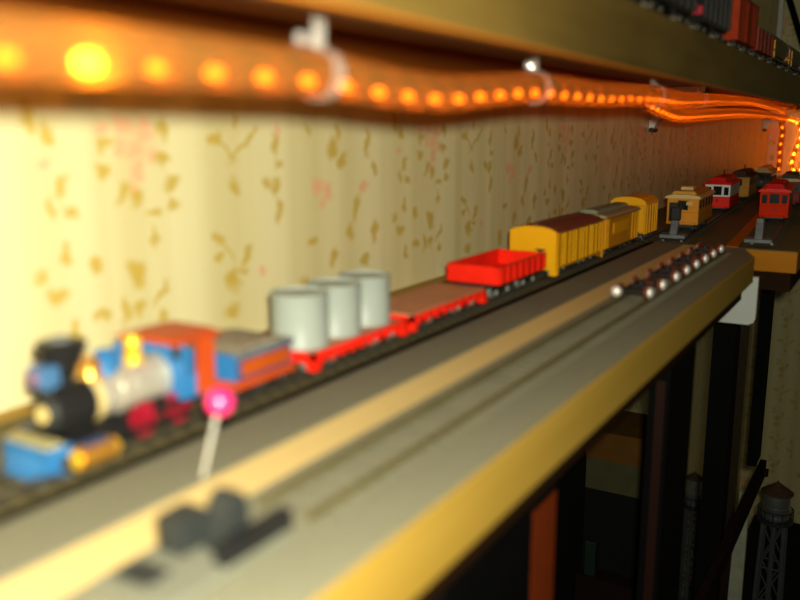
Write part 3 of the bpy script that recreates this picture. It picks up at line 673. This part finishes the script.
world_part(MB().box(-1.199, -1.192, 8.2, 8.7, ZT+.002, -.6), 'trim_strip', 'red_wood', fr, label='dull red trim strip')
rl2 = world_part(MB().box(-1.19, -1.12, 4.0, 10.4, -3.04, -2.84).cyl((-1.12, 10.2, -2.92), (-1.07, 10.2, -2.92), .05, n=12), 'rail', 'rail_brown', fr)
MBp = [(-1.48, -.215), (-1.005, -.215), (-1.005, -.57), (-1.02, -.61), (-1.06, -.63), (-1.42, -.63), (-1.48, -.57)]
tag(MB().prism(MBp, 'Y', 7.59, 7.65).build('mounting_plate', 'plategrey', None, (0, 0, 0)), 'white rounded metal plate under the far front corner of the shelf', 'plate')

def tower(label, x, y, R, zt, zb, n=32):
    t = thing('water_tower', label, 'water tower', (x, y, ZT+.002), 0, 'model water towers'); b = zb-ZT; tp = zt-ZT
    tk = P(MB().lathe([(R*.96, b), (R, b+.02), (R, tp-.30*R), (R*.98, tp-.28*R)], n=n), 'tank', 'zinc', t, True)
    bands = MB()
    for f in (.12, .5, .88):
        z = b+(tp-.3*R-b)*f; bands.lathe([(R+.001, z-.012), (R*1.03, z-.01), (R*1.03, z+.01), (R+.001, z+.012)], n=n)
    P(bands, 'hoop', 'zinc', tk)
    H_ = R*.85
    P(MB().lathe([(R*1.18, tp-.27*R), (R*1.18, tp-.20*R), (R*.1, tp-.27*R+H_), (.001, tp-.27*R+H_+.03)], n=n), 'roof', 'roofbrown', t)
    P(MB().lathe([(R*1.3, b-.05), (R*1.3, b-.01), (R*.5, b-.005), (R*.5, b-.05)], n=n), 'platform', 'charcoal', t)
    rg = MB(); ang = [k*2*PI/12 for k in range(12)]
    for a in ang: rg.cyl((R*1.26*math.cos(a), R*1.26*math.sin(a), b-.01), (R*1.26*math.cos(a), R*1.26*math.sin(a), b+.14), .01, n=6)
    rg.tube([(R*1.26*math.cos(k*2*PI/24), R*1.26*math.sin(k*2*PI/24), b+.14) for k in range(25)], .01, 6)
    P(rg, 'railing', 'charcoal', t)
    c4 = [(1, 1), (-1, 1), (-1, -1), (1, -1)]; R0, R1 = R*.75, R*1.05
    for sx, sy in c4: P(MB().cyl((sx*R1, sy*R1, 0), (sx*R0, sy*R0, b-.051), .03, n=8), 'leg', 'dark_zinc', t)
    br = MB(); lv = 4
    for k in range(lv):
        f0, f1 = k/lv, (k+1)/lv
        for i in range(4):
            a, c = c4[i], c4[(i+1) % 4]
            def q(s_, f): rr = R1+(R0-R1)*f; return (s_[0]*rr, s_[1]*rr, f*(b-.06))
            br.cyl(q(a, f0), q(c, f1), .012, n=6); br.cyl(q(c, f0), q(a, f1), .012, n=6); br.cyl(q(a, f1), q(c, f1), .014, n=6)
    P(br, 'cross_bracing', 'dark_zinc', t)
    P(MB().cyl((0, 0, 0), (0, 0, b-.051), .04, n=10), 'standpipe', 'dark_zinc', t)
    return t
tower('larger zinc model water tower with conical brown roof at lower right', -1.17, 12.5, .185, -4.02, -4.45)
tower('smaller model water tower seen between two black posts under the shelf', -2.585, 14.0, .125, -4.68, -5.18)

# things on the lower table
tag(MB().box(-1.70, -.55, 14.1, 14.7, ZT+.002, -5.42, .02).build('storage_box', 'boxblack', None, (0, 0, 0)), 'black box standing behind the larger water tower', 'box')
tag(MB().prism([(-1.93, ZT+.002), (-1.69, ZT+.002), (-1.70, -4.75), (-1.86, -4.75)], 'Y', 13.9, 14.0).build('leaning_board', 'palegreen', None, (0, 0, 0)), 'narrow pale board standing upright beside the black box', 'board')
hm = MB(); rr = bmesh.ops.create_icosphere(hm.bm, subdivisions=4, radius=1.0)
for v in rr['verts']:
    f = 1+.12*math.sin(v.co.x*7+1)*math.cos(v.co.y*6)+random.uniform(-.06, .06); v.co = Vector((v.co.x*.42*f, v.co.y*.42*f, max(0, v.co.z)*.62*f))
hl_ = hm.build('scenery_mound', 'hill', None, (-1.62, 11.2, ZT+.003)); tag(hl_, 'dark rough scenery mound at the foot of the larger water tower', 'scenery')
# cabinet behind the frame
cbn = thing('storage_cabinet', 'low dark cabinet with orange wood rail seen under the shelf', 'cabinet', (-2.2, 8.7, ZT+.002))
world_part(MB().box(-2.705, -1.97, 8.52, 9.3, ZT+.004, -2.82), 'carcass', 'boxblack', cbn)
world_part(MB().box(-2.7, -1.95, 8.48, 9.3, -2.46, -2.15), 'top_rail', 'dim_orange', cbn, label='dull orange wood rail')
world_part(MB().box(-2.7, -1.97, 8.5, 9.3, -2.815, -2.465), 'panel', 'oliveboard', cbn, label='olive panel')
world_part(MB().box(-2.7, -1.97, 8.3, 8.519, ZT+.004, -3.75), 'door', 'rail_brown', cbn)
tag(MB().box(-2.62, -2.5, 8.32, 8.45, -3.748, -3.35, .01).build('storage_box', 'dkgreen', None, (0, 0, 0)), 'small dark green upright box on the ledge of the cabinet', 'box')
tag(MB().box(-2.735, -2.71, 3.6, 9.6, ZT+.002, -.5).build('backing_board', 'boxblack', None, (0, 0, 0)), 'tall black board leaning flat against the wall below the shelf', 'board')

# ------------------------------------------------------------------ light, world, camera
w = bpy.data.worlds.new('World'); sc.world = w; w.use_nodes = True
bg = w.node_tree.nodes['Background']; bg.inputs[0].default_value = (1.0, .75, .45, 1); bg.inputs[1].default_value = .010
ld = bpy.data.lights.new('camera_flash', 'POINT'); ld.energy = 10.5; ld.color = (1.0, .965, .79); ld.shadow_soft_size = .006
lo_ = bpy.data.objects.new('camera_flash', ld); COL.objects.link(lo_); lo_.location = W(.10, -.02, 1.14)

cd = bpy.data.cameras.new('camera'); cam = bpy.data.objects.new('camera', cd); COL.objects.link(cam)
cam.location = W(0, 0, 1.0)
pitch = math.atan(170/850); yaw = math.atan(515/math.sqrt(850**2+170**2))
cam.rotation_euler = (PI/2-pitch, 0, yaw)
cd.sensor_width = 36; cd.lens = 36*850/800; cd.clip_start = .005; cd.clip_end = 50
cd.dof.use_dof = True; cd.dof.focus_distance = 1.0; cd.dof.aperture_fstop = 6.8
sc.camera = cam
sc.view_settings.view_transform = 'Standard'; sc.view_settings.look = 'None'; sc.view_settings.gamma = 1; sc.view_settings.use_curve_mapping = False
sc.view_settings.exposure = 0.0
